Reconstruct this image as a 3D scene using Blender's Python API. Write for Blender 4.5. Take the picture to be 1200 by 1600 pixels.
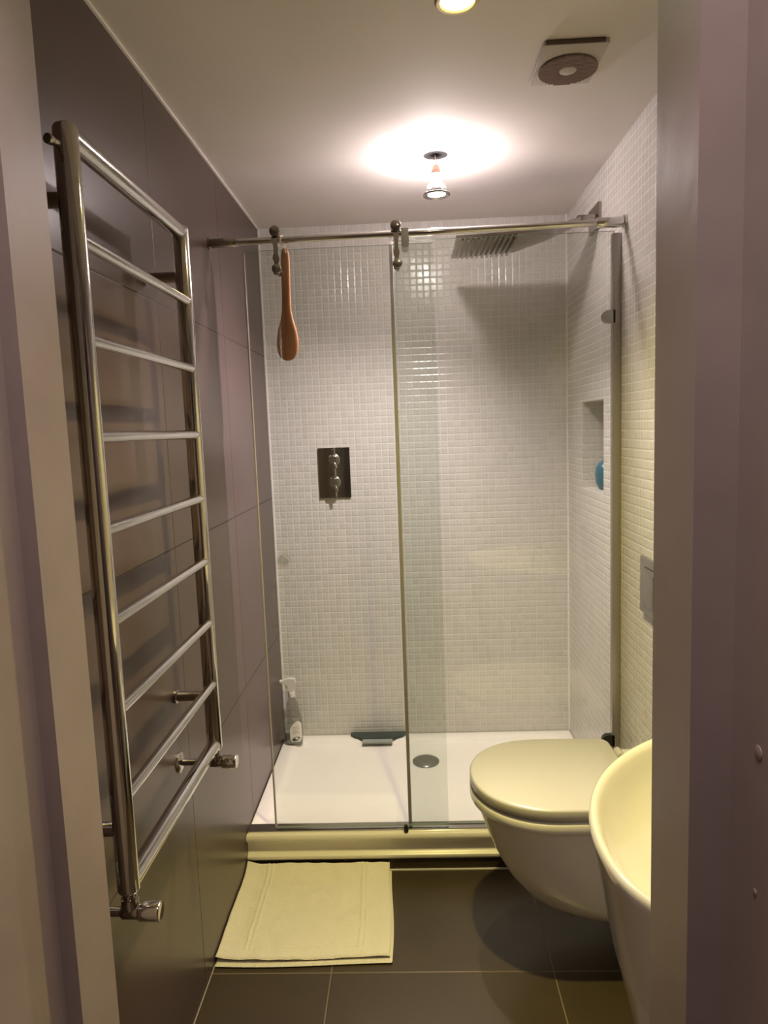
import bpy, bmesh, math, random
from mathutils import Vector, Matrix, noise
random.seed(4)
PI = math.pi
S = bpy.context.scene
for o in list(bpy.data.objects): bpy.data.objects.remove(o)

# ------------------------------------------------------------------ camera
cd = bpy.data.cameras.new('camera'); cam = bpy.data.objects.new('camera', cd)
S.collection.objects.link(cam)
cd.sensor_fit = 'VERTICAL'; cd.sensor_height = 24; cd.lens = 24 * 1099.65 / 1600
cd.clip_start = 0.02
R = Matrix(((0.99877807, 0.03227950, 0.03742194),
            (0.03339568, 0.11733617, -0.99253058),
            (-0.03642934, 0.99256751, 0.11611479)))
cam.matrix_world = Matrix.Translation((0, 0, 1.432)) @ R.to_4x4()
S.camera = cam

# ------------------------------------------------------------------ world, exposure, lights
w = bpy.data.worlds.new('world'); S.world = w; w.use_nodes = True
w.node_tree.nodes['Background'].inputs[0].default_value = (0.62, 0.55, 0.5, 1)
w.node_tree.nodes['Background'].inputs[1].default_value = 0.09
S.view_settings.view_transform = 'Standard'; S.view_settings.look = 'None'
S.view_settings.gamma = 1; S.view_settings.use_curve_mapping = False
S.view_settings.exposure = 1.2

LAMP_GLOW = 240.0          # side emission of the dangling bulb
LAMP_COL = (1.0, 0.86, 0.87)
DOWN_COL = (1.0, 0.84, 0.30)

def light(name, kind, loc, col, energy, rot=(0, 0, 0), **kw):
    l = bpy.data.lights.new(name, kind); l.color = col; l.energy = energy
    for k, v in kw.items(): setattr(l, k, v)
    o = bpy.data.objects.new(name, l); S.collection.objects.link(o)
    o.location = loc; o.rotation_euler = rot
    return o
# ceiling spot nearest the door (yellowish), beam of the bulb that hangs from its hole, added hallway fill light for the jambs
light('downlight_beam', 'SPOT', (0.121, 1.455, 2.235), DOWN_COL, 66, spot_size=2.15, spot_blend=1.0, shadow_soft_size=0.022)
light('hanging_bulb_beam', 'SPOT', (0.110, 2.23, 2.124), LAMP_COL, 47, rot=(0, 0.24, 0), spot_size=2.3, spot_blend=0.9, shadow_soft_size=0.02)
light('hallway_fill_light', 'AREA', (0.05, 0.33, 2.36), (1.0, 0.82, 0.86), 4.3, shape='DISK', size=0.3)

# ------------------------------------------------------------------ helpers
OFF = {}
def nm(bm, mats, name, parent=None, angle=38, smooth=True):
    off = OFF.get(parent.name, Vector((0, 0, 0))) if parent else Vector((0, 0, 0))
    if off.length: bmesh.ops.translate(bm, verts=bm.verts, vec=-off)
    bmesh.ops.recalc_face_normals(bm, faces=bm.faces)
    me = bpy.data.meshes.new(name); bm.to_mesh(me); bm.free()
    if not isinstance(mats, (list, tuple)): mats = [mats]
    for m in mats: me.materials.append(m)
    if smooth:
        me.polygons.foreach_set('use_smooth', [True] * len(me.polygons))
        me.set_sharp_from_angle(angle=math.radians(angle))
    o = bpy.data.objects.new(name, me); S.collection.objects.link(o)
    if parent: o.parent = parent
    OFF[o.name] = off
    return o
def thing(name, label, cat, loc, group=None):
    o = bpy.data.objects.new(name, None); S.collection.objects.link(o)
    o.location = loc; o.empty_display_size = 0.05
    o['label'] = label; o['category'] = cat
    if group: o['group'] = group
    OFF[o.name] = Vector(loc)
    return o
def tag(o, label, cat, group=None):
    o['label'] = label; o['category'] = cat
    if group: o['group'] = group
    return o
def struct(o, label=None):
    o['kind'] = 'structure'
    if label: o['label'] = label
    return o
def B(): return bmesh.new()
def box(bm, x0, x1, y0, y1, z0, z1, bev=0, seg=2, mi=0):
    r = bmesh.ops.create_cube(bm, size=1)
    vs = r['verts']
    for v in vs:
        v.co = Vector((x0 + (v.co.x + .5) * (x1 - x0), y0 + (v.co.y + .5) * (y1 - y0), z0 + (v.co.z + .5) * (z1 - z0)))
    fs = set(f for v in vs for f in v.link_faces)
    for f in fs: f.material_index = mi
    if bev:
        es = list(set(e for v in vs for e in v.link_edges))
        bmesh.ops.bevel(bm, geom=es, offset=bev, segments=seg, profile=0.6, affect='EDGES', clamp_overlap=True)
    return vs
def ring_loft(bm, rings, cap0=True, cap1=True, closed=True):
    vv = [[bm.verts.new(p) for p in r] for r in rings]
    n = len(vv[0])
    for a, b in zip(vv[:-1], vv[1:]):
        for i in range(n if closed else n - 1):
            j = (i + 1) % n
            bm.faces.new((a[i], a[j], b[j], b[i]))
    if cap0: bm.faces.new(vv[0])
    if cap1: bm.faces.new(vv[-1])
    return vv
def frame(d):
    d = Vector(d).normalized()
    a = Vector((0, 0, 1)) if abs(d.z) < .9 else Vector((1, 0, 0))
    u = d.cross(a).normalized(); return d, u, d.cross(u).normalized()
def lathe(bm, org, axis, prof, seg=32, sx=1, sy=1):
    """prof: (distance along the axis, radius)"""
    d, u, v = frame(axis); org = Vector(org); rings = []
    for h, r in prof:
        r = max(r, 1e-4)
        rings.append([org + d * h + (u * math.cos(t) * sx + v * math.sin(t) * sy) * r for t in [2 * PI * k / seg for k in range(seg)]])
    ring_loft(bm, rings)
def cyl(bm, a, b, r, seg=24, bev=0.0):
    a = Vector(a); b = Vector(b); L = (b - a).length
    if bev: pr = [(0, r - bev), (bev * .3, r - bev * .3), (bev, r), (L - bev, r), (L - bev * .3, r - bev * .3), (L, r - bev)]
    else: pr = [(0, r), (L, r)]
    lathe(bm, a, b - a, pr, seg)
def tube(bm, pts, r, seg=12):
    pts = [Vector(p) for p in pts]; rings = []; pu = None
    for i, p in enumerate(pts):
        t = (pts[min(i + 1, len(pts) - 1)] - pts[max(i - 1, 0)]).normalized()
        if pu is None: _, u, v = frame(t)
        else:
            u = (pu - t * pu.dot(t)).normalized(); v = t.cross(u)
        pu = u
        rings.append([p + (u * math.cos(a) + v * math.sin(a)) * r for a in [2 * PI * k / seg for k in range(seg)]])
    ring_loft(bm, rings)
def prism(bm, pts, axis, a, b):
    """extrude a 2D outline along an axis: axis 0 -> pts are (y,z), 1 -> (x,z), 2 -> (x,y)"""
    def P(p, t): return {0: (t, p[0], p[1]), 1: (p[0], t, p[1]), 2: (p[0], p[1], t)}[axis]
    ring_loft(bm, [[Vector(P(p, a)) for p in pts], [Vector(P(p, b)) for p in pts]])
def bevel_all(bm, w, seg=2, ang=30):
    es = [e for e in bm.edges if len(e.link_faces) == 2 and e.calc_face_angle(0) > math.radians(ang)]
    bmesh.ops.bevel(bm, geom=es, offset=w, segments=seg, profile=.6, affect='EDGES', clamp_overlap=True)

# ------------------------------------------------------------------ materials
def mat(name, col=(.8, .8, .8), rough=.5, metal=0, spec=.5, coat=0, bump=0, bscale=60, var=0, vscale=6, emit=None, es=0, sheen=0):
    m = bpy.data.materials.new(name); m.use_nodes = True; nt = m.node_tree; N = nt.nodes; L = nt.links
    p = N['Principled BSDF']
    p.inputs['Base Color'].default_value = (*col, 1); p.inputs['Roughness'].default_value = rough
    p.inputs['Metallic'].default_value = metal; p.inputs['Specular IOR Level'].default_value = spec
    p.inputs['Coat Weight'].default_value = coat; p.inputs['Coat Roughness'].default_value = .08
    if sheen: p.inputs['Sheen Weight'].default_value = sheen
    tc = N.new('ShaderNodeTexCoord')
    if bump:
        n = N.new('ShaderNodeTexNoise'); n.inputs['Scale'].default_value = bscale; n.inputs['Detail'].default_value = 5
        L.new(tc.outputs['Object'], n.inputs['Vector'])
        b = N.new('ShaderNodeBump'); b.inputs['Strength'].default_value = bump; b.inputs['Distance'].default_value = .003
        L.new(n.outputs['Fac'], b.inputs['Height']); L.new(b.outputs['Normal'], p.inputs['Normal'])
    if var:
        n = N.new('ShaderNodeTexNoise'); n.inputs['Scale'].default_value = vscale; n.inputs['Detail'].default_value = 6
        L.new(tc.outputs['Object'], n.inputs['Vector'])
        r = N.new('ShaderNodeValToRGB')
        r.color_ramp.elements[0].position = .35; r.color_ramp.elements[1].position = .68
        r.color_ramp.elements[0].color = (*[c * (1 - var) for c in col], 1)
        r.color_ramp.elements[1].color = (*[min(1, c * (1 + var)) for c in col], 1)
        L.new(n.outputs['Fac'], r.inputs[0]); L.new(r.outputs[0], p.inputs['Base Color'])
        mr = N.new('ShaderNodeMapRange'); mr.inputs[3].default_value = max(.02, rough - .06); mr.inputs[4].default_value = min(1, rough + .08)
        L.new(n.outputs['Fac'], mr.inputs[0]); L.new(mr.outputs[0], p.inputs['Roughness'])
    if emit:
        p.inputs['Emission Color'].default_value = (*emit, 1); p.inputs['Emission Strength'].default_value = es
    return m

class G:
    """tiny node-maths helper"""
    def __init__(s, nt): s.nt = nt
    def m(s, op, a, b=None, c=None, clamp=False):
        n = s.nt.nodes.new('ShaderNodeMath'); n.operation = op; n.use_clamp = clamp
        for i, v in enumerate((a, b, c)):
            if v is None: continue
            if isinstance(v, (int, float)): n.inputs[i].default_value = v
            else: s.nt.links.new(v, n.inputs[i])
        return n.outputs[0]

def tile_mat(name, ax, size, org, grout, tile_cols, grout_col, rough, tilt, bstr, edge, noise_amt=0, mottled=0, spec=.5):
    """tiles on two axes of object space. ax: (i,j) ; size: (w,h) ; org: (o1,o2)"""
    m = bpy.data.materials.new(name); m.use_nodes = True; nt = m.node_tree; N = nt.nodes; L = nt.links
    p = N['Principled BSDF']; g = G(nt)
    geo = N.new('ShaderNodeNewGeometry'); sp = N.new('ShaderNodeSeparateXYZ'); L.new(geo.outputs['Position'], sp.inputs[0])
    cells = []; dist = []
    for k in (0, 1):
        c = g.m('DIVIDE', g.m('SUBTRACT', sp.outputs[ax[k]], org[k]), size[k])
        cells.append(g.m('FLOOR', c)); fr = g.m('FRACT', c)
        dist.append(g.m('MULTIPLY', g.m('MINIMUM', fr, g.m('SUBTRACT', 1.0, fr)), size[k]))
    d = g.m('MINIMUM', dist[0], dist[1])
    hgt = g.m('DIVIDE', g.m('SUBTRACT', d, grout * .5), edge, clamp=True)   # 0 in the joint, 1 on the tile
    mask = g.m('DIVIDE', g.m('SUBTRACT', d, grout * .35), grout * .3, clamp=True)
    cx = N.new('ShaderNodeCombineXYZ'); L.new(cells[0], cx.inputs[0]); L.new(cells[1], cx.inputs[1])
    wn = N.new('ShaderNodeTexWhiteNoise'); wn.noise_dimensions = '3D'; L.new(cx.outputs[0], wn.inputs['Vector'])
    ramp = N.new('ShaderNodeValToRGB'); cr = ramp.color_ramp
    cr.elements[0].color = (*tile_cols[0], 1); cr.elements[1].color = (*tile_cols[1], 1)
    L.new(wn.outputs['Value'], ramp.inputs[0])
    col = ramp.outputs[0]
    if mottled:
        nz = N.new('ShaderNodeTexNoise'); nz.inputs['Scale'].default_value = 7; nz.inputs['Detail'].default_value = 7
        L.new(geo.outputs['Position'], nz.inputs['Vector'])
        mx = N.new('ShaderNodeMix'); mx.data_type = 'RGBA'; mx.blend_type = 'MULTIPLY'; mx.inputs[0].default_value = mottled
        r2 = N.new('ShaderNodeValToRGB'); r2.color_ramp.elements[0].position = .3; r2.color_ramp.elements[1].position = .7
        r2.color_ramp.elements[0].color = (.55, .55, .55, 1)
        L.new(nz.outputs['Fac'], r2.inputs[0]); L.new(col, mx.inputs[6]); L.new(r2.outputs[0], mx.inputs[7]); col = mx.outputs[2]
    mix = N.new('ShaderNodeMix'); mix.data_type = 'RGBA'; L.new(mask, mix.inputs[0])
    mix.inputs[6].default_value = (*grout_col, 1); L.new(col, mix.inputs[7]); L.new(mix.outputs[2], p.inputs['Base Color'])
    L.new(g.m('ADD', g.m('MULTIPLY', mask, rough - .7), .7), p.inputs['Roughness'])
    p.inputs['Specular IOR Level'].default_value = spec
    h = g.m('MULTIPLY', hgt, edge)
    if noise_amt:
        nz = N.new('ShaderNodeTexNoise'); nz.inputs['Scale'].default_value = 40; nz.inputs['Detail'].default_value = 2
        L.new(geo.outputs['Position'], nz.inputs['Vector'])
        h = g.m('ADD', h, g.m('MULTIPLY', nz.outputs['Fac'], noise_amt))
    bp = N.new('ShaderNodeBump'); bp.inputs['Strength'].default_value = bstr; bp.inputs['Distance'].default_value = 1.0
    L.new(h, bp.inputs['Height'])
    # every tile sits at its own slight tilt
    vm = N.new('ShaderNodeVectorMath'); vm.operation = 'SUBTRACT'; L.new(wn.outputs['Color'], vm.inputs[0]); vm.inputs[1].default_value = (.5, .5, .5)
    vs = N.new('ShaderNodeVectorMath'); vs.operation = 'SCALE'; L.new(vm.outputs[0], vs.inputs[0]); vs.inputs['Scale'].default_value = tilt
    va = N.new('ShaderNodeVectorMath'); va.operation = 'ADD'; L.new(bp.outputs['Normal'], va.inputs[0]); L.new(vs.outputs[0], va.inputs[1])
    vn = N.new('ShaderNodeVectorMath'); vn.operation = 'NORMALIZE'; L.new(va.outputs[0], vn.inputs[0])
    L.new(vn.outputs[0], p.inputs['Normal'])
    return m

MOS = dict(size=(.0271, .0271), grout=.0026, tile_cols=((.585, .56, .52), (.625, .60, .56)), grout_col=(.66, .64, .60), rough=.20, tilt=.028, bstr=.34, edge=.003, noise_amt=.0012)
M_mos_back = tile_mat('mosaic_back', ax=(0, 2), org=(.65, .131), **MOS)
M_mos_side = tile_mat('mosaic_side', ax=(1, 2), org=(2.9, .131), **MOS)
M_mos_flat = tile_mat('mosaic_flat', ax=(0, 1), org=(.65, 2.9), **MOS)
M_wall = tile_mat('brown_wall_tile', ax=(1, 2), size=(.60, .577), org=(1.662, .590), grout=.003, tile_cols=((.079, .052, .046), (.086, .057, .050)),
                  grout_col=(.045, .030, .027), rough=.30, tilt=.004, bstr=.35, edge=.0015, noise_amt=.0, mottled=.12, spec=.38)
M_floor = tile_mat('brown_floor_tile', ax=(0, 1), size=(.588, .60), org=(-.25, 1.713), grout=.003, tile_cols=((.053, .038, .022), (.060, .043, .025)),
                   grout_col=(.17, .13, .09), rough=.34, tilt=.004, bstr=.3, edge=.0015, noise_amt=.0003, mottled=.35)
M_ceil = mat('ceiling_paint', (.71, .66, .63), .75, bump=.12, bscale=9, var=.03, vscale=3)
M_white = mat('white_sealant', (.82, .79, .75), .5)
M_frame = mat('greige_gloss_paint', (.34, .275, .245), .42, bump=.15, bscale=30, var=.05, vscale=12)
M_hall = mat('hallway_paint', (.30, .25, .22), .8, bump=.1, bscale=80)
M_hallfloor = mat('hallway_floor', (.16, .11, .08), .5, var=.2)
M_chrome = mat('chrome', (.60, .58, .565), .09, metal=1, bump=.02, bscale=20)
M_chrome2 = mat('satin_chrome', (.46, .45, .43), .22, metal=1)
M_chan = mat('brushed_channel_metal', (.42, .39, .36), .36, metal=.8)
M_dchrome = mat('dark_chrome', (.36, .33, .30), .16, metal=1)
M_porc = mat('white_porcelain', (.78, .755, .69), .12, coat=.4)
M_lid = mat('white_toilet_plastic', (.53, .51, .44), .26, coat=.15)
M_tray = mat('white_acrylic', (.86, .81, .76), .16, coat=.3)
M_trayf = mat('cream_sealed_edge', (.84, .80, .70), .3)
M_black = mat('black_rubber', (.012, .011, .010), .4)
M_hole_shade = mat('hole_shade_black', (.004, .0035, .0035), .8)
M_green = mat('dark_green_rubber', (.030, .048, .043), .35)
M_greyp = mat('grey_translucent_plastic', (.30, .33, .31), .3)
M_steel = mat('drain_steel', (.30, .31, .29), .25, metal=.9)
M_fan = mat('fan_plastic', (.50, .45, .415), .5)
M_fan_d = mat('fan_grille_plastic', (.30, .21, .185), .55)
M_blue = mat('blue_plastic', (.008, .12, .20), .3)
M_label = mat('bottle_label', (.72, .68, .63), .4)
M_grey = mat('grey_print', (.42, .37, .35), .5)
M_darklab = mat('dark_green_print', (.04, .055, .045), .4)
M_trig = mat('white_trigger_plastic', (.66, .62, .58), .35)
M_seal = mat('clear_seal_strip', (.46, .40, .40), .4)
M_flush = mat('satin_flush_metal', (.34, .33, .31), .34, metal=.85)
M_cord = mat('pale_cord', (.6, .48, .36), .7)

def glass_mat(name, tint, f0=.045, gloss=.02):
    m = bpy.data.materials.new(name); m.use_nodes = True; nt = m.node_tree; N = nt.nodes; L = nt.links
    N.remove(N['Principled BSDF']); out = N['Material Output']; g = G(nt)
    lw = N.new('ShaderNodeLayerWeight'); lw.inputs['Blend'].default_value = .5
    f = g.m('ADD', g.m('MULTIPLY', g.m('POWER', lw.outputs['Facing'], 5.0), 1 - f0), f0)
    t = N.new('ShaderNodeBsdfTransparent'); t.inputs[0].default_value = (*tint, 1)
    gl = N.new('ShaderNodeBsdfGlossy'); gl.inputs['Roughness'].default_value = gloss; gl.inputs[0].default_value = (1, 1, 1, 1)
    mx = N.new('ShaderNodeMixShader'); L.new(f, mx.inputs[0]); L.new(t.outputs[0], mx.inputs[1]); L.new(gl.outputs[0], mx.inputs[2])
    L.new(mx.outputs[0], out.inputs[0]); return m
M_glass = glass_mat('shower_glass', (.93, .95, .925))
M_glass_edge = mat('glass_edge', (.22, .27, .22), .15)
M_clear = glass_mat('clear_bottle_plastic', (.80, .79, .76), .07, .08)

def wood():
    m = bpy.data.materials.new('oiled_wood'); m.use_nodes = True; nt = m.node_tree; N = nt.nodes; L = nt.links; p = N['Principled BSDF']
    tc = N.new('ShaderNodeTexCoord'); mp = N.new('ShaderNodeMapping'); mp.inputs['Scale'].default_value = (60, 60, 5); L.new(tc.outputs['Object'], mp.inputs[0])
    n = N.new('ShaderNodeTexNoise'); n.inputs['Scale'].default_value = 1.5; n.inputs['Detail'].default_value = 6; L.new(mp.outputs[0], n.inputs['Vector'])
    r = N.new('ShaderNodeValToRGB'); r.color_ramp.elements[0].position = .3; r.color_ramp.elements[1].position = .7
    r.color_ramp.elements[0].color = (.27, .108, .043, 1); r.color_ramp.elements[1].color = (.42, .185, .078, 1)
    L.new(n.outputs['Fac'], r.inputs[0]); L.new(r.outputs[0], p.inputs['Base Color']); p.inputs['Roughness'].default_value = .42
    return m
M_wood = wood()

def towel():
    m = mat('cream_terry', (.82, .77, .66), .95, sheen=.3)
    nt = m.node_tree; N = nt.nodes; L = nt.links; p = N['Principled BSDF']; g = G(nt)
    geo = N.new('ShaderNodeNewGeometry')
    n = N.new('ShaderNodeTexNoise'); n.inputs['Scale'].default_value = 300; n.inputs['Detail'].default_value = 3; L.new(geo.outputs['Position'], n.inputs['Vector'])
    n2 = N.new('ShaderNodeTexNoise'); n2.inputs['Scale'].default_value = 26; n2.inputs['Detail'].default_value = 4; L.new(geo.outputs['Position'], n2.inputs['Vector'])
    b = N.new('ShaderNodeBump'); b.inputs['Strength'].default_value = .8; b.inputs['Distance'].default_value = .004
    L.new(g.m('ADD', n.outputs['Fac'], g.m('MULTIPLY', n2.outputs['Fac'], 1.2)), b.inputs['Height']); L.new(b.outputs['Normal'], p.inputs['Normal'])
    return m
M_towel = towel()

def emis(name, col, st):
    m = bpy.data.materials.new(name); m.use_nodes = True; N = m.node_tree.nodes; N.remove(N['Principled BSDF'])
    e = N.new('ShaderNodeEmission'); e.inputs[0].default_value = (*col, 1); e.inputs[1].default_value = st
    m.node_tree.links.new(e.outputs[0], N['Material Output'].inputs[0]); return m
M_bulb = emis('glowing_bulb_side', LAMP_COL, LAMP_GLOW)
M_face_glare = emis('bulb_face_and_clip_glare', (1, .9, .85), 40)
M_down = emis('glowing_downlight', (1, .93, .62), 22)
M_hallfill = emis('hall_fill_glow', (1, .85, .7), 3)

# ------------------------------------------------------------------ the room shell
XL, XR, YB, YF, ZC, ZT = -.572, .65, 2.9, .70, 2.244, .131
bm = B(); box(bm, XL - .1, XR + .35, YF - .10, YB + .1, -.06, 0); struct(nm(bm, M_floor, 'floor', smooth=False), 'dark brown square floor tiles with pale joints')
# ceiling with the round hole of the fallen downlight
bm = B()
hc = (.110, 2.23); hr = .037; seg = 40
def square_pt(t, x0, x1, y0, y1):
    dx, dy = math.cos(t), math.sin(t); ts = []
    if dx > 1e-9: ts.append((x1 - hc[0]) / dx)
    if dx < -1e-9: ts.append((x0 - hc[0]) / dx)
    if dy > 1e-9: ts.append((y1 - hc[1]) / dy)
    if dy < -1e-9: ts.append((y0 - hc[1]) / dy)
    k = min(ts); return (hc[0] + dx * k, hc[1] + dy * k)
X0, X1, Y0, Y1 = XL - .1, XR + .1, YF - .1, YB + .1
angs = [2 * PI * k / seg for k in range(seg)] + [math.atan2(y - hc[1], x - hc[0]) % (2 * PI) for x in (X0, X1) for y in (Y0, Y1)]
angs.sort()
inner_lo = [Vector((hc[0] + hr * math.cos(t), hc[1] + hr * math.sin(t), ZC)) for t in angs]
outer_lo = [Vector((*square_pt(t, X0, X1, Y0, Y1), ZC)) for t in angs]
inner_hi = [v + Vector((0, 0, .05)) for v in inner_lo]; outer_hi = [v + Vector((0, 0, .05)) for v in outer_lo]
ring_loft(bm, [inner_hi, inner_lo, outer_lo, outer_hi, inner_hi], False, False)
bmesh.ops.remove_doubles(bm, verts=bm.verts, dist=1e-5)
struct(nm(bm, M_ceil, 'ceiling', smooth=False), 'pale painted ceiling with a round hole for the hanging bulb')
bm = B(); box(bm, XL - .1, XL, YF - .1, YB + .1, 0, ZC); struct(nm(bm, M_wall, 'wall_left', smooth=False), 'brown mauve large tiled wall behind the towel radiator')
bm = B(); box(bm, XL, XR + .1, YB, YB + .1, 0, ZC); struct(nm(bm, M_mos_back, 'wall_back', smooth=False), 'white mosaic back wall of the shower')
# right wall with niche opening
bm = B(); NY0, NY1, NZ0, NZ1, ND = 2.378, 2.664, 1.190, 1.506, .10
ys = [YF - .1, NY0, NY1, YB]; zs = [0, NZ0, NZ1, ZC]
for i in range(3):
    for k in range(3):
        if i == 1 and k == 1: continue
        bm.faces.new([bm.verts.new((XR, a, b)) for a, b in ((ys[i], zs[k]), (ys[i + 1], zs[k]), (ys[i + 1], zs[k + 1]), (ys[i], zs[k + 1]))])
bmesh.ops.remove_doubles(bm, verts=bm.verts, dist=1e-5)
for a, b, mi in (((NY0, NZ0), (NY1, NZ0), 2), ((NY1, NZ0), (NY1, NZ1), 1), ((NY1, NZ1), (NY0, NZ1), 2), ((NY0, NZ1), (NY0, NZ0), 1)):
    f = bm.faces.new([bm.verts.new(c) for c in ((XR, *a), (XR + ND, *a), (XR + ND, *b), (XR, *b))]); f.material_index = mi
f = bm.faces.new([bm.verts.new((XR + ND, a, b)) for a, b in ((NY0, NZ0), (NY1, NZ0), (NY1, NZ1), (NY0, NZ1))])
# outer shell so that the wall has thickness
xo = XR + ND + .05
for c in (((xo, ys[0], 0), (xo, YB, 0), (xo, YB, ZC), (xo, ys[0], ZC)), ((XR, ys[0], 0), (xo, ys[0], 0), (xo, ys[0], ZC), (XR, ys[0], ZC)),
          ((XR, YB, 0), (xo, YB, 0), (xo, YB, ZC), (XR, YB, ZC)), ((XR, ys[0], ZC), (xo, ys[0], ZC), (xo, YB, ZC), (XR, YB, ZC)), ((XR, ys[0], 0), (xo, ys[0], 0), (xo, YB, 0), (XR, YB, 0))):
    bm.faces.new([bm.verts.new(p) for p in c])
bmesh.ops.remove_doubles(bm, verts=bm.verts, dist=1e-5)
struct(nm(bm, [M_mos_side, M_mos_back, M_mos_flat], 'wall_right', smooth=False), 'white mosaic right wall with a recessed niche')
# front wall round the doorway, jambs and door stops
JL, JR = -.343, .242; JT = 2.04
bm = B()
box(bm, XL - .1, JL - .05, .50, YF, 0, ZC); box(bm, JR + .07, XR + .35, .50, YF, 0, ZC); box(bm, JL - .05, JR + .07, .50, YF, JT + .05, ZC)
struct(nm(bm, M_hall, 'wall_front', smooth=False), 'painted wall round the doorway')
bm = B(); prism(bm, [(JL - .05, .49), (JL - .016, .49), (JL - .016, .628), (JL, .628), (JL, YF + .004), (JL - .05, YF + .004)], 2, 0, JT + .05); bevel_all(bm, .0022)
t1 = struct(nm(bm, M_frame, 'trim_1'), 'greige gloss painted left door jamb with stop')
bm = B(); prism(bm, [(JR + .07, .49), (JR + .037, .49), (JR + .037, .607), (JR, .607), (JR, YF + .004), (JR + .07, YF + .004)], 2, 0, JT + .05); bevel_all(bm, .0022)
t2 = struct(nm(bm, M_frame, 'trim_2'), 'greige gloss painted right door jamb with stop')
bm = B(); lathe(bm, (JR + .0375, .560, 1.158), (-1, 0, 0), [(-.001, .0062), (.0012, .006), (.0018, .004), (.0018, 0)], 20)
lathe(bm, (JR + .0375, .560, 1.035), (-1, 0, 0), [(-.001, .003), (.0012, .0028), (.0015, .001), (.0015, 0)], 14)
nm(bm, M_frame, 'screw_head', t2)
bm = B(); box(bm, JL - .016, JR + .037, .49, YF + .004, JT, JT + .05, .002); struct(nm(bm, M_frame, 'trim_3'), 'painted door head above the doorway')
# sealant lines
def line(n, *a):
    bm = B(); box(bm, *a); struct(nm(bm, M_white, n, smooth=False), 'white sealant line')
line('trim_4', XL, XL + .006, YF, YB, ZC - .005, ZC)
line('trim_5', XL, XL + .006, YB - .006, YB, ZT, ZC - .006)
line('trim_6', XR - .006, XR, YB - .006, YB, ZT, ZC)
line('trim_7', XL, XR, 2.146, 2.151, 0, .004)
bm = B(); box(bm, XL, XL + .002, 1.2, 2.146, 0, .0015); struct(nm(bm, M_grey, 'trim_8', smooth=False), 'thin sealant line at the foot of the brown wall')
# hallway behind the camera
bm = B(); box(bm, -1.0, 1.0, -1.6, .60, -.06, -.0005); struct(nm(bm, M_hallfloor, 'floor_hall', smooth=False))
bm = B(); box(bm, -1.1, 1.1, -1.6, .50, 2.4, 2.45); struct(nm(bm, M_ceil, 'ceiling_hall', smooth=False))
for n, a in (('wall_hall_left', (-1.1, -1.0, -1.6, .5)), ('wall_hall_right', (1.0, 1.1, -1.6, .5)), ('wall_hall_back', (-1.0, 1.0, -1.7, -1.6))):
    bm = B(); box(bm, *a, 0, 2.4); struct(nm(bm, M_hall, n, smooth=False))
bm = B(); lathe(bm, (.05, .33, 2.4), (0, 0, -1), [(0, .12), (.01, .15), (.03, .14), (.035, 0)], 32)  # added glowing disc, goes with the hallway fill light

tag(nm(bm, M_hallfill, 'hall_fill_disc'), 'added round glowing fill disc in the hallway outside the doorway', 'lamp')

# ------------------------------------------------------------------ shower tray
T = thing('shower_tray', 'low white rectangular shower tray across the back of the room', 'shower tray', (.04, 2.52, 0))
bm = B()
x0, x1, y0, y1 = XL + .001, XR - .001, 2.160, YB - .001
def rr(x0, x1, y0, y1, r, z, n=6):
    pts = []
    for cx, cy, a0 in ((x1 - r, y1 - r, 0), (x0 + r, y1 - r, PI / 2), (x0 + r, y0 + r, PI), (x1 - r, y0 + r, 1.5 * PI)):
        for k in range(n + 1):
            a = a0 + PI / 2 * k / n; pts.append(Vector((cx + r * math.cos(a), cy + r * math.sin(a), z)))
    return pts
rings = [rr(x0, x1, y0, y1, .002, .05), rr(x0, x1, y0, y1, .002, ZT - .006), rr(x0 + .002, x1 - .002, y0 + .003, y1 - .002, .003, ZT - .001), rr(x0 + .006, x1 - .006, y0 + .008, y1 - .006, .005, ZT),
         rr(x0 + .05, x1 - .05, y0 + .055, y1 - .05, .05, ZT), rr(x0 + .056, x1 - .056, y0 + .061, y1 - .056, .05, ZT - .002), rr(x0 + .066, x1 - .066, y0 + .072, y1 - .066, .055, ZT - .012),
         rr(x0 + .078, x1 - .078, y0 + .084, y1 - .078, .06, ZT - .016), rr(x0 + .2, x1 - .2, y0 + .2, y1 - .2, .08, ZT - .019)]
ring_loft(bm, rings); nm(bm, M_tray, 'basin', T, angle=60)
# moulded front edge: rounded lip, recess, lower bead
prof = [(2.163, .0), (2.163, .127), (2.158, .1285), (2.149, .127), (2.1445, .122), (2.1435, .113), (2.146, .107), (2.152, .104), (2.158, .098), (2.159, .090), (2.159, .068), (2.156, .063), (2.149, .060), (2.1445, .056),
        (2.1435, .050), (2.1445, .045), (2.149, .041), (2.158, .038), (2.158, .0)]
bm = B(); prism(bm, prof, 0, XL + .001, XR - .001); nm(bm, M_trayf, 'front_edge', T)
bm = B(); box(bm, XL + .001, XR - .001, 2.1505, 2.1575, .004, .039); nm(bm, M_floor, 'plinth', T, smooth=False)
bm = B(); lathe(bm, (.030, 2.672, ZT - .020), (0, 0, 1), [(0, .053), (.006, .053), (.009, .049), (.010, .036), (.0095, .030), (.0105, .012), (.0105, 0)], 40)
nm(bm, M_steel, 'drain_cover', T)

# threshold strip with the door guide
T = thing('threshold_strip', 'thin aluminium strip along the tray under the glass', 'threshold', (.04, 2.17, ZT))
bm = B(); box(bm, XL + .002, XR - .003, 2.163, 2.206, ZT, ZT + .004, .001); nm(bm, M_chrome2, 'strip', T)
bm = B(); lathe(bm, (-.047, 2.155, ZT + .0), (0, 0, 1), [(0, .0075), (.014, .0075), (.020, .006), (.024, .003), (.025, 0)], 20); nm(bm, M_black, 'door_guide', T)

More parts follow.
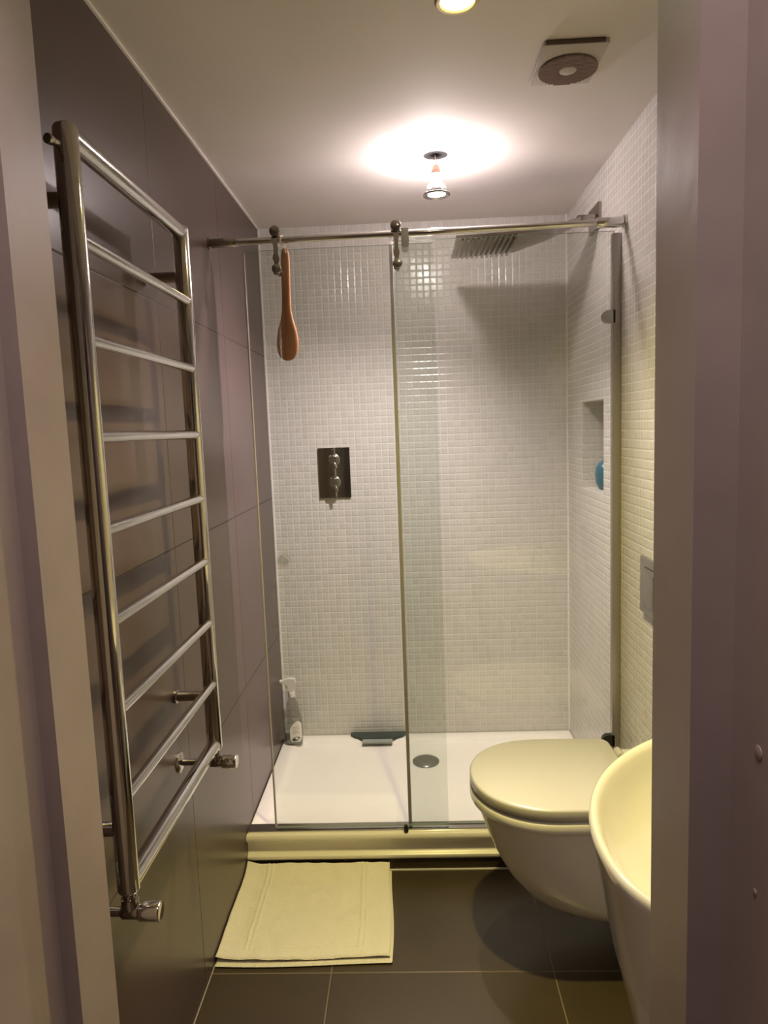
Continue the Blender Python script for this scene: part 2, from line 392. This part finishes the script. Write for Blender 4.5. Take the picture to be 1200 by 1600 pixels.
# ------------------------------------------------------------------ shower glass
def pane(name, parent, x0, x1, y0, y1, z0, z1):
    bm = B(); box(bm, x0, x1, y0, y1, z0, z1)
    for f in bm.faces: f.material_index = 0 if abs(f.normal.y) > .5 else 1
    bm.normal_update()
    for f in bm.faces: f.material_index = 0 if abs(f.normal.y) > .5 else 1
    return nm(bm, [M_glass, M_glass_edge], name, parent, smooth=False)
F = thing('fixed_shower_screen', 'fixed clear glass screen on the right half of the shower', 'shower screen', (.30, 2.192, ZT + .007))
pane('glass_pane', F, -.030, .630, 2.188, 2.196, ZT + .007, 1.992)
bm = B(); box(bm, .624, .6495, 2.183, 2.207, ZT + .007, 1.985, .002); nm(bm, M_chan, 'wall_channel', F)
bm = B(); box(bm, -.0385, -.0275, 2.184, 2.200, ZT + .008, 1.990, .002); nm(bm, M_seal, 'edge_seal', F)
for z, m in ((1.744, M_chrome2), (.412, M_black)):
    bm = B(); pts = [(.632, z - .019), (.632, z + .019)] + [(.613 + .019 * math.cos(a), z + .019 * math.sin(a)) for a in [PI / 2 + PI * k / 14 for k in range(15)]]
    prism(bm, pts, 1, 2.183, 2.203); bevel_all(bm, .002)
    c = nm(bm, m, 'glass_clamp', F)
    if m is M_black: c['label'] = 'black glass clamp'

D = thing('sliding_shower_door', 'clear glass sliding shower door hanging on two rollers at the left', 'shower door', (-.19, 2.175, ZT + .010))
pane('glass_pane', D, -.476, .092, 2.171, 2.179, ZT + .010, 1.978)
bm = B(); box(bm, -.4785, -.4735, 2.169, 2.181, ZT + .011, 1.976, .0015); nm(bm, M_seal, 'edge_seal', D)
for hx in (-.371, -.016):
    bm = B()                                              # curved hanger plate
    pts = []
    for z, wv in ((2.000, .0075), (1.985, .0075), (1.972, .0058), (1.958, .0052), (1.948, .009), (1.940, .009), (1.932, .0052), (1.922, .0056), (1.912, .010), (1.902, .010), (1.896, .006)):
        pts.append((hx - wv, z))
    for z, wv in reversed(((2.000, .0075), (1.985, .0075), (1.972, .0058), (1.958, .0052), (1.948, .009), (1.940, .009), (1.932, .0052), (1.922, .0056), (1.912, .010), (1.902, .010), (1.896, .006))):
        pts.append((hx + wv, z))
    prism(bm, pts, 1, 2.128, 2.140); bevel_all(bm, .0015)
    cyl(bm, (hx, 2.134, 1.912), (hx, 2.181, 1.912), .005); cyl(bm, (hx, 2.134, 2.02), (hx, 2.160, 2.02), .004)
    h = nm(bm, M_chrome, 'hanger', D)
    bm = B(); cyl(bm, (hx, 2.126, 2.021), (hx, 2.164, 2.021), .0155, 32, .003); nm(bm, M_dchrome, 'roller', h)
    bm = B(); cyl(bm, (hx + .002, 2.118, 1.912), (hx + .002, 2.128, 1.912), .0140, 32, .0025); cyl(bm, (hx, 2.179, 1.912), (hx, 2.1825, 1.912), .010, 32, .001); nm(bm, M_chrome2, 'bolt_cap', h)
bm = B()
for a, b in ((2.150, 2.171), (2.179, 2.183)): cyl(bm, (-.402, a, 1.036), (-.402, b, 1.036), .0185, 36, .002)
nm(bm, M_glass, 'door_knob', D)
bm = B(); lathe(bm, (-.402, 2.1495, 1.036), (0, 1, 0), [(0, .0176), (-.0008, .0181), (-.0004, .0187), (.003, .0188), (.003, .0186)], 36)
bmesh.ops.delete(bm, geom=[f for f in bm.faces if len(f.verts) > 4], context='FACES'); nm(bm, M_seal, 'knob_rim', D)

Rl = thing('shower_rail', 'horizontal chrome rail carrying the sliding door wall to wall', 'rail', (.04, 2.15, 2.0))
bm = B(); cyl(bm, (XL + .002, 2.145, 1.997), (XR - .002, 2.145, 2.005), .0100, 28); nm(bm, M_chrome, 'rail_tube', Rl)
for a, b, r in ((XL + .0005, -.486, .0135), (.566, XR - .001, .0150)):
    bm = B(); s = 1 if a < 0 else -1
    cyl(bm, (a, 2.145, 1.997 if s > 0 else 2.004), (b, 2.145, 1.998 if s > 0 else 2.005), r, 32, .0015)
    e = a if s > 0 else b
    lathe(bm, (e, 2.145, 1.997 if s > 0 else 2.005), (s, 0, 0), [(0, r + .004), (.005, r + .004), (.006, r)], 32)
    nm(bm, M_dchrome if s > 0 else M_chrome, 'end_socket', Rl)
bm = B(); pts = [(-.006 + .011 * math.cos(a) + .016, 1.968 + .011 * math.sin(a)) for a in [PI + PI * k / 12 for k in range(13)]] + [(.021, 2.012), (-.001, 2.012)]
prism(bm, pts, 1, 2.128, 2.186); bevel_all(bm, .003, 3); nm(bm, M_chrome2, 'glass_grip', Rl)

# wooden bath brush hanging behind the left hanger
T = thing('wooden_bath_brush', 'wooden long handled bath paddle hanging from the shower rail', 'bath brush', (-.36, 2.196, 1.65))
outl = [(1.990, .004), (1.984, .009), (1.965, .0130), (1.93, .0140), (1.88, .0135), (1.83, .0135), (1.80, .0150), (1.775, .0200), (1.75, .0275), (1.725, .0325), (1.70, .0340), (1.68, .0310), (1.665, .0240), (1.657, .0150), (1.6535, .004)]
bm = B(); rings = []
for z, hw in outl:
    cx = -.3535 - (1.99 - z) * .022; th = .0045
    if hw < .006: th = .003
    rings.append([Vector((cx + hw * math.copysign(abs(math.cos(a)) ** .8, math.cos(a)), 2.196 + th * math.copysign(abs(math.sin(a)) ** .6, math.sin(a)), z)) for a in [2 * PI * k / 20 for k in range(20)]])
ring_loft(bm, rings); nm(bm, M_wood, 'paddle', T, angle=60)
bm = B(); pts = []
for k in range(25):
    a = 2 * PI * k / 24; pts.append((-.357 + .011 * math.sin(a) , 2.163 + .0265 * math.cos(a), 1.984 + .018 * -math.cos(a) * .3 + .012 * abs(math.sin(a))))
tube(bm, [(-.352, 2.190, 1.972), (-.350, 2.186, 1.982), (-.348, 2.176, 1.990), (-.350, 2.155, 2.010), (-.352, 2.145, 2.011), (-.355, 2.131, 2.004), (-.356, 2.131, 1.992), (-.352, 2.150, 1.983), (-.350, 2.166, 1.982), (-.354, 2.186, 1.984), (-.356, 2.199, 1.972)], .0016, 8)
nm(bm, M_cord, 'cord_loop', T)

# ------------------------------------------------------------------ rain shower blade
T = thing('rain_shower_head', 'wide flat chrome waterfall shower blade projecting from the right wall', 'shower head', (.65, 2.45, 2.10))
zh = 2.042
bm = B()
top = [(.178, 2.392, zh), (.178, 2.668, zh), (.40, 2.640, zh + .006), (.50, 2.560, zh + .022), (.585, 2.50, zh + .045), (.585, 2.405, zh + .045), (.50, 2.40, zh + .022), (.40, 2.392, zh + .006)]
lo = [bm.verts.new(p) for p in top]; hi = [bm.verts.new((p[0], p[1], p[2] + .010)) for p in top]
n = len(top)
for i in range(n): bm.faces.new((lo[i], lo[(i + 1) % n], hi[(i + 1) % n], hi[i]))
for vs in (lo, hi):
    bm.faces.new((vs[0], vs[1], vs[2], vs[7])); bm.faces.new((vs[7], vs[2], vs[3], vs[6])); bm.faces.new((vs[6], vs[3], vs[4], vs[5]))
bevel_all(bm, .002, 2, 40); nm(bm, M_dchrome, 'blade', T, angle=20)
bm = B()
for k in range(11):
    xx = .196 + k * .0175; box(bm, xx, xx + .008, 2.402, 2.655 - max(0, k - 6) * .004, zh - .005, zh + .0005 + max(0, xx - .19) * .02, .001)
nm(bm, M_dchrome, 'nozzle_rib', T)
bm = B(); box(bm, .575, .642, 2.41, 2.495, zh + .043, zh + .062, .003); nm(bm, M_dchrome, 'arm', T)
bm = B(); box(bm, .638, .6495, 2.398, 2.520, 2.062, 2.140, .002); nm(bm, M_dchrome, 'wall_flange', T)

# ------------------------------------------------------------------ shower valve
T = thing('shower_valve', 'rectangular chrome shower mixer plate on the mosaic wall', 'shower valve', (-.308, YB, 1.264))
bm = B(); box(bm, -.372, -.242, 2.892, 2.8995, 1.160, 1.366, .001); nm(bm, mat('valve_plate_chrome', (.27, .25, .22), .14, metal=1), 'plate', T)
for zc, lv in ((1.316, 0), (1.224, 1)):
    bm = B(); lathe(bm, (-.307, 2.893, zc), (0, -1, 0), [(0, .025), (.006, .025), (.008, .021), (.036, .020), (.042, .017), (.043, 0)], 32)
    h = nm(bm, M_chrome2, 'control_knob', T)
    bm = B(); dz = -.030 if not lv else -.030
    tube(bm, [(-.307, 2.862, zc), (-.300, 2.853, zc + dz * .5), (-.294, 2.850, zc + dz * 1.1)], .0055, 12); nm(bm, M_chrome, 'lever', h)
bm = B(); cyl(bm, (-.307, 2.889, 1.163), (-.307, 2.889, 1.363), .010, 20, .002); nm(bm, M_dchrome, 'body_ridge', T)

# ------------------------------------------------------------------ towel radiator
T = thing('towel_radiator', 'tall chrome ladder towel radiator on the brown tiled wall', 'towel radiator', (XL, 1.33, .66))
rx = -.484; ya, yb = 1.066, 1.588; zt_, zb = 1.876, .703; pr = .0165
def dtube(bm, a, b, r):                              # mitred end tube
    cyl(bm, a, b, r, 32)
for y, n in ((ya, 0), (yb, 1)):
    bm = B(); lathe(bm, (rx, y, zb - pr), (0, 0, 1), [(0, pr * .4), (.004, pr * .85), (.009, pr)] + [(zt_ - zb + 2 * pr - .009, pr), (zt_ - zb + 2 * pr - .004, pr * .85), (zt_ - zb + 2 * pr, pr * .4)], 36, sx=1, sy=1.1)
    nm(bm, M_chrome, 'post', T)
for z in (zt_, zb):
    bm = B(); cyl(bm, (rx, ya, z), (rx, yb, z), pr * .95, 32); nm(bm, M_chrome, 'end_bar', T)
for z in (1.729, 1.583, 1.4365, 1.2915, 1.1455, 1.0, .8535):
    bm = B(); cyl(bm, (rx + .006, ya, z), (rx + .006, yb, z), .0098, 24); nm(bm, M_chrome, 'rung', T)
for y, z in ((ya, 1.785), (yb, 1.783), (ya, .800), (yb, .822)):
    bm = B(); cyl(bm, (XL + .0005, y, z), (rx, y, z), .0115, 20); lathe(bm, (XL + .0003, y, z), (1, 0, 0), [(0, .016), (.006, .016), (.008, .012)], 24)
    nm(bm, M_dchrome, 'wall_bracket', T)
bm = B(); cyl(bm, (rx, ya, 1.857), (rx - .008, ya - .030, 1.857), .0055, 16); cyl(bm, (rx - .0075, ya - .028, 1.857), (rx - .010, ya - .037, 1.857), .0075, 16, .001); nm(bm, M_dchrome, 'air_vent', T)
for y, zv in ((yb, .658), (ya, .655)):
    bm = B(); lathe(bm, (rx, y, zb - .008), (0, 0, -1), [(0, .0105), (.014, .0105), (.015, .014), (.028, .014), (.030, .0115), (.045, .011)], 6 if 0 else 24)
    lathe(bm, (rx - .016, y, zv), (1, 0, 0), [(0, .009), (.004, .012), (.028, .0125), (.034, .0105)], 24)
    v = nm(bm, M_dchrome, 'valve', T)
    bm = B(); cyl(bm, (XL + .0005, y, zv), (rx - .012, y, zv), .0080, 20); nm(bm, M_dchrome, 'supply_pipe', v)
    bm = B(); lathe(bm, (XL + .0003, y, zv), (1, 0, 0), [(0, .0250), (.003, .0245), (.006, .018), (.008, .009)], 32); nm(bm, M_chrome, 'pipe_collar', v)
    bm = B(); lathe(bm, (rx + .014, y, zv), (1, 0, 0), [(0, .0120), (.003, .0155), (.034, .0165), (.037, .0150), (.037, .012), (.036, 0)], 36); nm(bm, M_chrome, 'valve_knob', v)

# ------------------------------------------------------------------ toilet
T = thing('toilet', 'wall hung white toilet with its lid closed', 'toilet', (.65, 1.837, .10))
def dplan(xf, hw, xb, z, a=.21, n=20, yc=1.837, rc=0.0):
    a = min(a, xb - xf - .02); pts = []
    for k in range(2 * n + 1):
        t = -PI / 2 + PI * k / (2 * n)
        pts.append(Vector((xf + a - a * abs(math.cos(t)) ** .92, yc + hw * math.copysign(abs(math.sin(t)) ** .95, math.sin(t)), z)))
    m = 6
    for k in range(m + 1):      # far rear corner
        t = PI / 2 * k / m; pts.append(Vector((xb - rc + rc * math.sin(t), yc + hw - rc + rc * math.cos(t), z)))
    for k in range(m + 1):
        t = PI / 2 * k / m; pts.append(Vector((xb - rc + rc * math.cos(t), yc - hw + rc - rc * math.sin(t), z)))
    return pts
bm = B()
ring_loft(bm, [dplan(*r, rc=.004) for r in ((.42, .075, .6495, .112), (.375, .105, .6495, .119), (.325, .128, .6495, .138), (.272, .147, .6495, .175), (.232, .162, .6495, .228), (.201, .173, .6495, .290), (.178, .183, .6495, .35), (.161, .191, .6495, .398),
    (.1505, .1965, .6495, .4225), (.1475, .1975, .6495, .4255), (.141, .2015, .6495, .4285), (.139, .203, .6495, .432), (.139, .203, .6495, .450), (.142, .199, .6495, .455), (.150, .192, .640, .456))])
nm(bm, M_porc, 'bowl', T, angle=50)
bm = B(); ring_loft(bm, [dplan(*r, rc=.03) for r in ((.150, .193, .560, .4565), (.147, .195, .562, .458), (.147, .195, .562, .4625), (.150, .193, .560, .464))]); nm(bm, M_lid, 'seat', T, angle=40)
bm = B(); ring_loft(bm, [dplan(*r, rc=.035) for r in ((.146, .196, .560, .4645), (.141, .201, .564, .466), (.140, .202, .565, .470), (.140, .202, .565, .486), (.142, .200, .563, .490), (.147, .195, .558, .4925))])
nm(bm, M_lid, 'lid', T, angle=50)
for yy in (1.70, 1.975):
    bm = B(); cyl(bm, (.585, yy - .022, .470), (.585, yy + .022, .470), .012, 20, .002); nm(bm, M_lid, 'hinge', T)

# ------------------------------------------------------------------ washbasin with pedestal
T = thing('washbasin', 'large rounded white washbasin at the right edge beside the doorway', 'washbasin', (.65, 1.03, 0))
def bcurve():
    pts = []
    yf0 = 1.0 + .457 * math.sqrt(1 - (.1505 / .5366) ** 2)
    n = 34
    for k in range(n + 1):
        y = yf0 + (1.0 - yf0) * math.sin(PI / 2 * k / n) if 1 else 0
        x = .8 - .5366 * math.sqrt(max(0, 1 - ((y - 1.0) / .457) ** 2)); pts.append((min(x, .6495), y))
    b2, e = .292, 2.5; yn = 1.0 - b2 * (1 - (.1505 / .5366) ** e) ** (1 / e)
    for k in range(1, n + 1):
        y = 1.0 + (yn - 1.0) * (1 - math.cos(PI / 2 * k / n))
        x = .8 - .5366 * max(0, 1 - ((1.0 - y) / b2) ** e) ** (1 / e); pts.append((min(x, .6495), y))
    return pts
bc = bcurve()
def bring(s, z, c=(.6495, 1.03), dx=0):
    return [Vector((min(c[0] + (x - c[0]) * s + dx, .6495), c[1] + (y - c[1]) * s, z)) for x, y in bc]
bm = B()
ic = (.49, 1.03)
rings = [bring(.905, .60), bring(.935, .66), bring(.962, .72), bring(.985, .765), bring(.995, .783), bring(1.0, .792), bring(.998, .799), bring(.990, .8035)]
rings += [bring(.975, .8045, ic), bring(.945, .802, ic), bring(.925, .795, ic), bring(.90, .780, ic), bring(.86, .755, ic), bring(.78, .725, ic), bring(.66, .700, ic), bring(.48, .683, ic), bring(.25, .675, ic), bring(.08, .672, ic)]
ring_loft(bm, rings); nm(bm, M_porc, 'basin', T, angle=60)
bm = B(); ring_loft(bm, [bring(.60, 0), bring(.64, .06), bring(.70, .2), bring(.77, .36), bring(.83, .48), bring(.880, .56), bring(.905, .5995)]); nm(bm, M_porc, 'pedestal', T, angle=60)
bm = B(); lathe(bm, (.49, 1.03, .6722), (0, 0, 1), [(0, .022), (.003, .022), (.004, .015), (.003, 0)], 24); nm(bm, M_chrome, 'waste_fitting', T)

# flush plate
T = thing('flush_plate', 'grey rectangular flush plate on the mosaic wall above the toilet', 'flush plate', (.65, 1.85, .98))
bm = B(); box(bm, .638, .6495, 1.735, 1.965, .900, 1.058, .004, 3); nm(bm, M_flush, 'plate', T)
for a, b in ((1.752, 1.842), (1.848, 1.945)):
    bm = B(); box(bm, .6335, .640, a, b, .925, 1.020, .002); nm(bm, M_flush, 'button', T)
bm = B(); box(bm, .6370, .6385, 1.775, 1.925, 1.031, 1.034); nm(bm, M_black, 'slot', T, smooth=False)

# ------------------------------------------------------------------ lights on the ceiling
T = thing('recessed_downlight', 'glowing yellow recessed spotlight in the ceiling near the door', 'spotlight', (.121, 1.455, ZC), 'ceiling spotlights')
bm = B(); c = (.121, 1.455, ZC)
lathe(bm, c, (0, 0, -1), [(0, .044), (.004, .0435), (.007, .040), (.007, .034), (.003, .030), (.001, .029)], 48); nm(bm, mat('aged_brass_ring', (.55, .45, .22), .3, metal=.8), 'trim_ring', T)
bm = B(); lathe(bm, c, (0, 0, -1), [(.0002, .0295), (.0045, .0285), (.0065, .024), (.0075, .0)], 40); nm(bm, M_down, 'bulb', T)
T = thing('hanging_spotlight', 'bare glowing spotlight bulb dangling by its wire from a ceiling hole', 'spotlight', (.110, 2.23, 2.13), 'ceiling spotlights')
hx, hy = .110, 2.23
bm = B(); tube(bm, [(hx, hy, 2.292), (hx + .003, hy, 2.26), (hx - .002, hy, 2.24), (hx + .001, hy, 2.214)], .0016, 8); nm(bm, M_cord, 'wire', T)
bm = B(); lathe(bm, (hx, hy, 2.217), (0, 0, -1), [(0, .006), (.002, .010), (.006, .0125), (.022, .0145), (.026, .0140)], 28); nm(bm, mat('bulb_base', (.32, .17, .12), .4), 'bulb_base', T)
bm = B(); lathe(bm, (hx, hy, 2.190), (0, 0, -1), [(0, .0135), (.010, .0150), (.022, .0165), (.030, .0175)], 28); nm(bm, M_bulb, 'bulb', T)
bm = B(); lathe(bm, (hx, hy, 2.134), (0, 0, -1), [(0, .0395), (.002, .041), (.006, .0405), (.007, .037), (.002, .028), (-.006, .026), (-.006, .029)], 48)
for s in (-1, 1):
    tube(bm, [(hx + s * .030, hy, 2.134), (hx + s * .031, hy, 2.146), (hx + s * .026, hy, 2.156), (hx + s * .019, hy, 2.160)], .0022, 8)
nm(bm, M_chrome2, 'trim_ring', T)
bm = B(); lathe(bm, (hx, hy, 2.142), (0, 0, -1), [(0, .020), (.006, .0255), (.010, .0240), (.0115, .0)], 36); nm(bm, M_face_glare, 'bulb_face', T)
for s in (-1, 1):
    bm = B(); bmesh.ops.create_uvsphere(bm, u_segments=12, v_segments=8, radius=.0062, matrix=Matrix.Translation((hx + s * .0195, hy, 2.156))); nm(bm, M_face_glare, 'clip_glare_bead', T)  # glowing beads stand in for the glare on the spring clips
# lining above the hole, its near-black colour stands in for the shade inside
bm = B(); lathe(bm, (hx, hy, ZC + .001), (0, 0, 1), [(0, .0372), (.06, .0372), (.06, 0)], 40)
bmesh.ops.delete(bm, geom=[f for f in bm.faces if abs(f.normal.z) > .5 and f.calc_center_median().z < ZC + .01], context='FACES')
struct(nm(bm, M_hole_shade, 'trim_9', smooth=False), 'lining of the ceiling hole coloured near-black as the shade inside')

# extractor fan
T = thing('extractor_fan', 'square ceiling extractor fan with a round slatted grille', 'extractor fan', (.385, 1.712, ZC))
bm = B(); box(bm, .318, .458, 1.622, 1.802, ZC - .010, ZC - .0005, .002); nm(bm, M_fan, 'cover', T)
bm = B(); box(bm, .322, .448, 1.6175, 1.6215, ZC - .010, ZC - .001, .001); nm(bm, mat('fan_shadow_gap', (.10, .07, .06), .6), 'front_gap_shade', T)  # dark strip coloured as the shade in the gap at the front edge
bm = B(); fc = (.391, 1.725); fr = .066
ny = 22
for k in range(ny):
    yy = -fr + fr * 2 * (k + .5) / ny; hw = math.sqrt(max(0, fr * fr - yy * yy)); rin = .020
    if hw < .008: continue
    spans = [(-hw, hw)]
    if abs(yy) < rin:
        h2 = math.sqrt(rin * rin - yy * yy); spans = [(-hw, -h2), (h2, hw)]
    for a, b in spans: box(bm, fc[0] + a, fc[0] + b, fc[1] + yy - .0014, fc[1] + yy + .0014, ZC - .0165, ZC - .0125)
nm(bm, M_fan_d, 'grille', T, smooth=False)
bm = B(); lathe(bm, (fc[0], fc[1], ZC - .0125), (0, 0, -1), [(0, fr), (.0012, fr), (.0012, 0)], 40); nm(bm, mat('fan_recess', (.22, .15, .13), .7), 'recess', T)
bm = B(); lathe(bm, (fc[0], fc[1], ZC - .013), (0, 0, -1), [(0, .020), (.003, .019), (.005, .012), (.005, 0)], 28); nm(bm, M_fan, 'hub', T)

# ------------------------------------------------------------------ bottle, squeegee, blue container
T = thing('spray_bottle', 'clear plastic trigger spray bottle in the left corner of the tray', 'spray bottle', (-.520, 2.82, ZT))
bx, by = -.522, 2.826
def ell(hx_, hy_, z, n=28, cx=bx, cy=by, e=.8):
    return [Vector((cx + hx_ * math.copysign(abs(math.cos(a)) ** e, math.cos(a)), cy + hy_ * math.copysign(abs(math.sin(a)) ** e, math.sin(a)), z)) for a in [2 * PI * k / n for k in range(n)]]
bm = B()
ring_loft(bm, [ell(a, b, z) for z, a, b in ((ZT, .034, .022), (ZT + .004, .039, .026), (ZT + .03, .041, .028), (ZT + .09, .041, .028), (ZT + .12, .036, .027), (ZT + .145, .028, .024), (ZT + .17, .024, .021), (ZT + .185, .020, .018), (ZT + .195, .014, .014), (ZT + .205, .012, .012))])
nm(bm, M_clear, 'bottle', T, angle=60)
bm = B(); ring_loft(bm, [ell(a, b, z) for z, a, b in ((ZT + .003, .031, .019), (ZT + .01, .036, .023), (ZT + .05, .037, .024), (ZT + .052, .036, .023))]); nm(bm, M_greyp, 'liquid', T, angle=60)
bm = B()                                              # label on the front face, turned to the right
def labp(u, z): return Vector((bx + u, by - .0292 * max(0, 1 - abs(u / .0425) ** 2.5) ** (1 / 2.5) - .001, z))
rows = []
for k in range(15):
    z = ZT + .018 + .090 * k / 14; t = k / 14
    lft = -.010 + .030 * max(0, (t - .6) / .4) ** 1.6 + .006 * max(0, (.15 - t) / .15); rgt = .038 - .010 * max(0, (t - .85) / .15) - .006 * max(0, (.2 - t) / .2)
    rows.append([bm.verts.new(labp(lft + (rgt - lft) * i / 10, z)) for i in range(11)])
for a, b in zip(rows[:-1], rows[1:]):
    for i in range(10): bm.faces.new((a[i], a[i + 1], b[i + 1], b[i]))
lb = nm(bm, M_label, 'label', T, angle=60)
bm = B()
cc = [labp(.014 + .016 * math.cos(a), ZT + .031 + .0085 * math.sin(a) + .25 * .016 * math.cos(a)) + Vector((0, -.0008, 0)) for a in [2 * PI * k / 20 for k in range(20)]]
bm.faces.new([bm.verts.new(p) for p in cc]); nm(bm, M_darklab, 'emblem', lb)
bm = B()
for j, (u0, u1, z) in enumerate(((.0, .028, .078), (.002, .030, .070), (.0, .026, .060), (.004, .030, .052))):
    pts = [labp(u0, ZT + z), labp((u0 + u1) / 2, ZT + z + .002), labp(u1, ZT + z + .004)]
    vs = [bm.verts.new(p + Vector((0, -.0007, 0))) for p in pts]; v2 = [bm.verts.new(p + Vector((0, -.0007, .0028))) for p in pts]
    for i in range(2): bm.faces.new((vs[i], vs[i + 1], v2[i + 1], v2[i]))
nm(bm, M_grey, 'print_line', lb)
bm = B(); cyl(bm, (bx, by, ZT + .203), (bx, by, ZT + .226), .0145, 24, .001); tr = nm(bm, M_trig, 'collar', T)
bm = B()
pts = [(bx - .036, ZT + .262), (bx - .036, ZT + .276), (bx - .012, ZT + .284), (bx + .014, ZT + .283), (bx + .020, ZT + .268), (bx + .011, ZT + .240), (bx + .009, ZT + .224), (bx - .009, ZT + .224), (bx - .010, ZT + .250), (bx - .022, ZT + .258)]
prism(bm, pts, 1, by - .011, by + .011); bevel_all(bm, .003, 3); nm(bm, M_trig, 'spray_head', T)
bm = B(); prism(bm, [(bx - .022, ZT + .258), (bx - .014, ZT + .256), (bx - .019, ZT + .235), (bx - .031, ZT + .216), (bx - .035, ZT + .220), (bx - .026, ZT + .238)], 1, by - .006, by + .006); bevel_all(bm, .0015); nm(bm, M_trig, 'trigger', T)
bm = B(); cyl(bm, (bx - .047, by, ZT + .269), (bx - .036, by, ZT + .269), .009, 16, .001); nm(bm, M_trig, 'nozzle', T)

T = thing('squeegee', 'dark green squeegee head lying on the tray against the back wall', 'squeegee', (-.165, 2.85, ZT))
bm = B(); cx = -.168
rings = [[Vector(p) for p in r] for r in ([(cx - .118, 2.893, ZT + .001), (cx + .118, 2.893, ZT + .001), (cx + .118, 2.893, ZT + .012), (cx - .118, 2.893, ZT + .012)],
    [(cx - .118, 2.878, ZT + .001), (cx + .118, 2.878, ZT + .001), (cx + .118, 2.878, ZT + .013), (cx - .118, 2.878, ZT + .013)],
    [(cx - .102, 2.858, ZT + .001), (cx + .104, 2.858, ZT + .001), (cx + .104, 2.858, ZT + .013), (cx - .102, 2.858, ZT + .013)],
    [(cx - .066, 2.835, ZT + .001), (cx + .066, 2.835, ZT + .001), (cx + .066, 2.835, ZT + .011), (cx - .066, 2.835, ZT + .011)])]
ring_loft(bm, rings); bevel_all(bm, .002); nm(bm, M_green, 'head', T)
bm = B(); box(bm, cx - .064, cx + .062, 2.806, 2.836, ZT - .002, ZT + .007, .002); nm(bm, M_greyp, 'grip_end', T)

T = thing('blue_shower_bottle', 'blue rounded bottle standing inside the wall niche', 'bottle', (.704, 2.572, NZ0))
bm = B(); lathe(bm, (.706, 2.552, NZ0), (0, 0, 1), [(0, .018), (.004, .026), (.025, .035), (.055, .038), (.080, .034), (.098, .022), (.104, .011)], 32); nm(bm, M_blue, 'body', T, angle=60)
bm = B(); lathe(bm, (.706, 2.552, NZ0 + .102), (0, 0, 1), [(0, .011), (.014, .011), (.016, .009), (.016, 0)], 20); nm(bm, M_blue, 'cap', T)

# ------------------------------------------------------------------ bath mat, folded once, pushed against the tray and wall
bm = B()
mx0, mx1, my0, my1 = XL + .003, -.088, 1.735, 2.138
nx, nyy = 180, 90
def edge_x(v): return mx1 + .004 * math.sin(v * 5) - .006 * v
def topz(x, y, u, v):
    z = .021 + .004 * noise.noise(Vector((x * 9, y * 9, 0))) + .0035 * noise.noise(Vector((x * 22, y * 22, 3)))
    z += .020 * max(0, (v - .86) / .14) ** 1.5
    z += .007 * math.exp(-((v - .80) / .05) ** 2) * math.sin(PI * min(1, u * 1.1)) * -0.6
    z += .010 * max(0, (.10 - u) / .10) ** 1.5
    for c in (.155, .185, .815, .845):                     # woven border ridges
        z += .0030 * math.exp(-((u - c) / .0065) ** 2) * (1 if .08 < v < 1 else 0)
    for c in (.10, .13):
        z += .0026 * math.exp(-((v - c) / .008) ** 2) * (1 if .155 < u < .845 else 0)
    return z
def sheet(zf, thick, xa, inset, front):
    vt = []; vb = []
    for j in range(nyy + 1):
        v = j / nyy; rt = []; rb = []
        for i in range(nx + 1):
            u = i / nx
            x = xa + (edge_x(v) - inset - xa) * u
            y = my0 + front + .006 * math.sin(u * 4 + .5) * (1 - v) * -1 + (my1 - my0 - front) * v
            z = zf(x, y, u, v)
            e = min(u, 1 - u) * .48; e2 = min(v, 1 - v) * .40; d = min(e, e2)
            rnd = thick * .5 * (1 - math.sqrt(max(0, 1 - (1 - min(1, d / .006)) ** 2)))
            rt.append(bm.verts.new((x, y, z - rnd))); rb.append(bm.verts.new((x, y, z - thick + rnd)))
        vt.append(rt); vb.append(rb)
    for j in range(nyy):
        for i in range(nx):
            bm.faces.new((vt[j][i], vt[j][i + 1], vt[j + 1][i + 1], vt[j + 1][i])); bm.faces.new((vb[j][i], vb[j + 1][i], vb[j + 1][i + 1], vb[j][i + 1]))
    for j in range(nyy):
        for i in (0, nx): bm.faces.new((vt[j][i], vt[j + 1][i], vb[j + 1][i], vb[j][i]))
    for i in range(nx):
        for j in (0, nyy): bm.faces.new((vt[j][i], vt[j][i + 1], vb[j][i + 1], vb[j][i]))
sheet(topz, .0085, mx0, .006, .010)
sheet(lambda x, y, u, v: .0095 + .0 * x, .0090, mx0, 0, 0)
tag(nm(bm, M_towel, 'bath_mat', angle=80), 'cream towelling bath mat folded on the floor in front of the tray', 'bath mat')
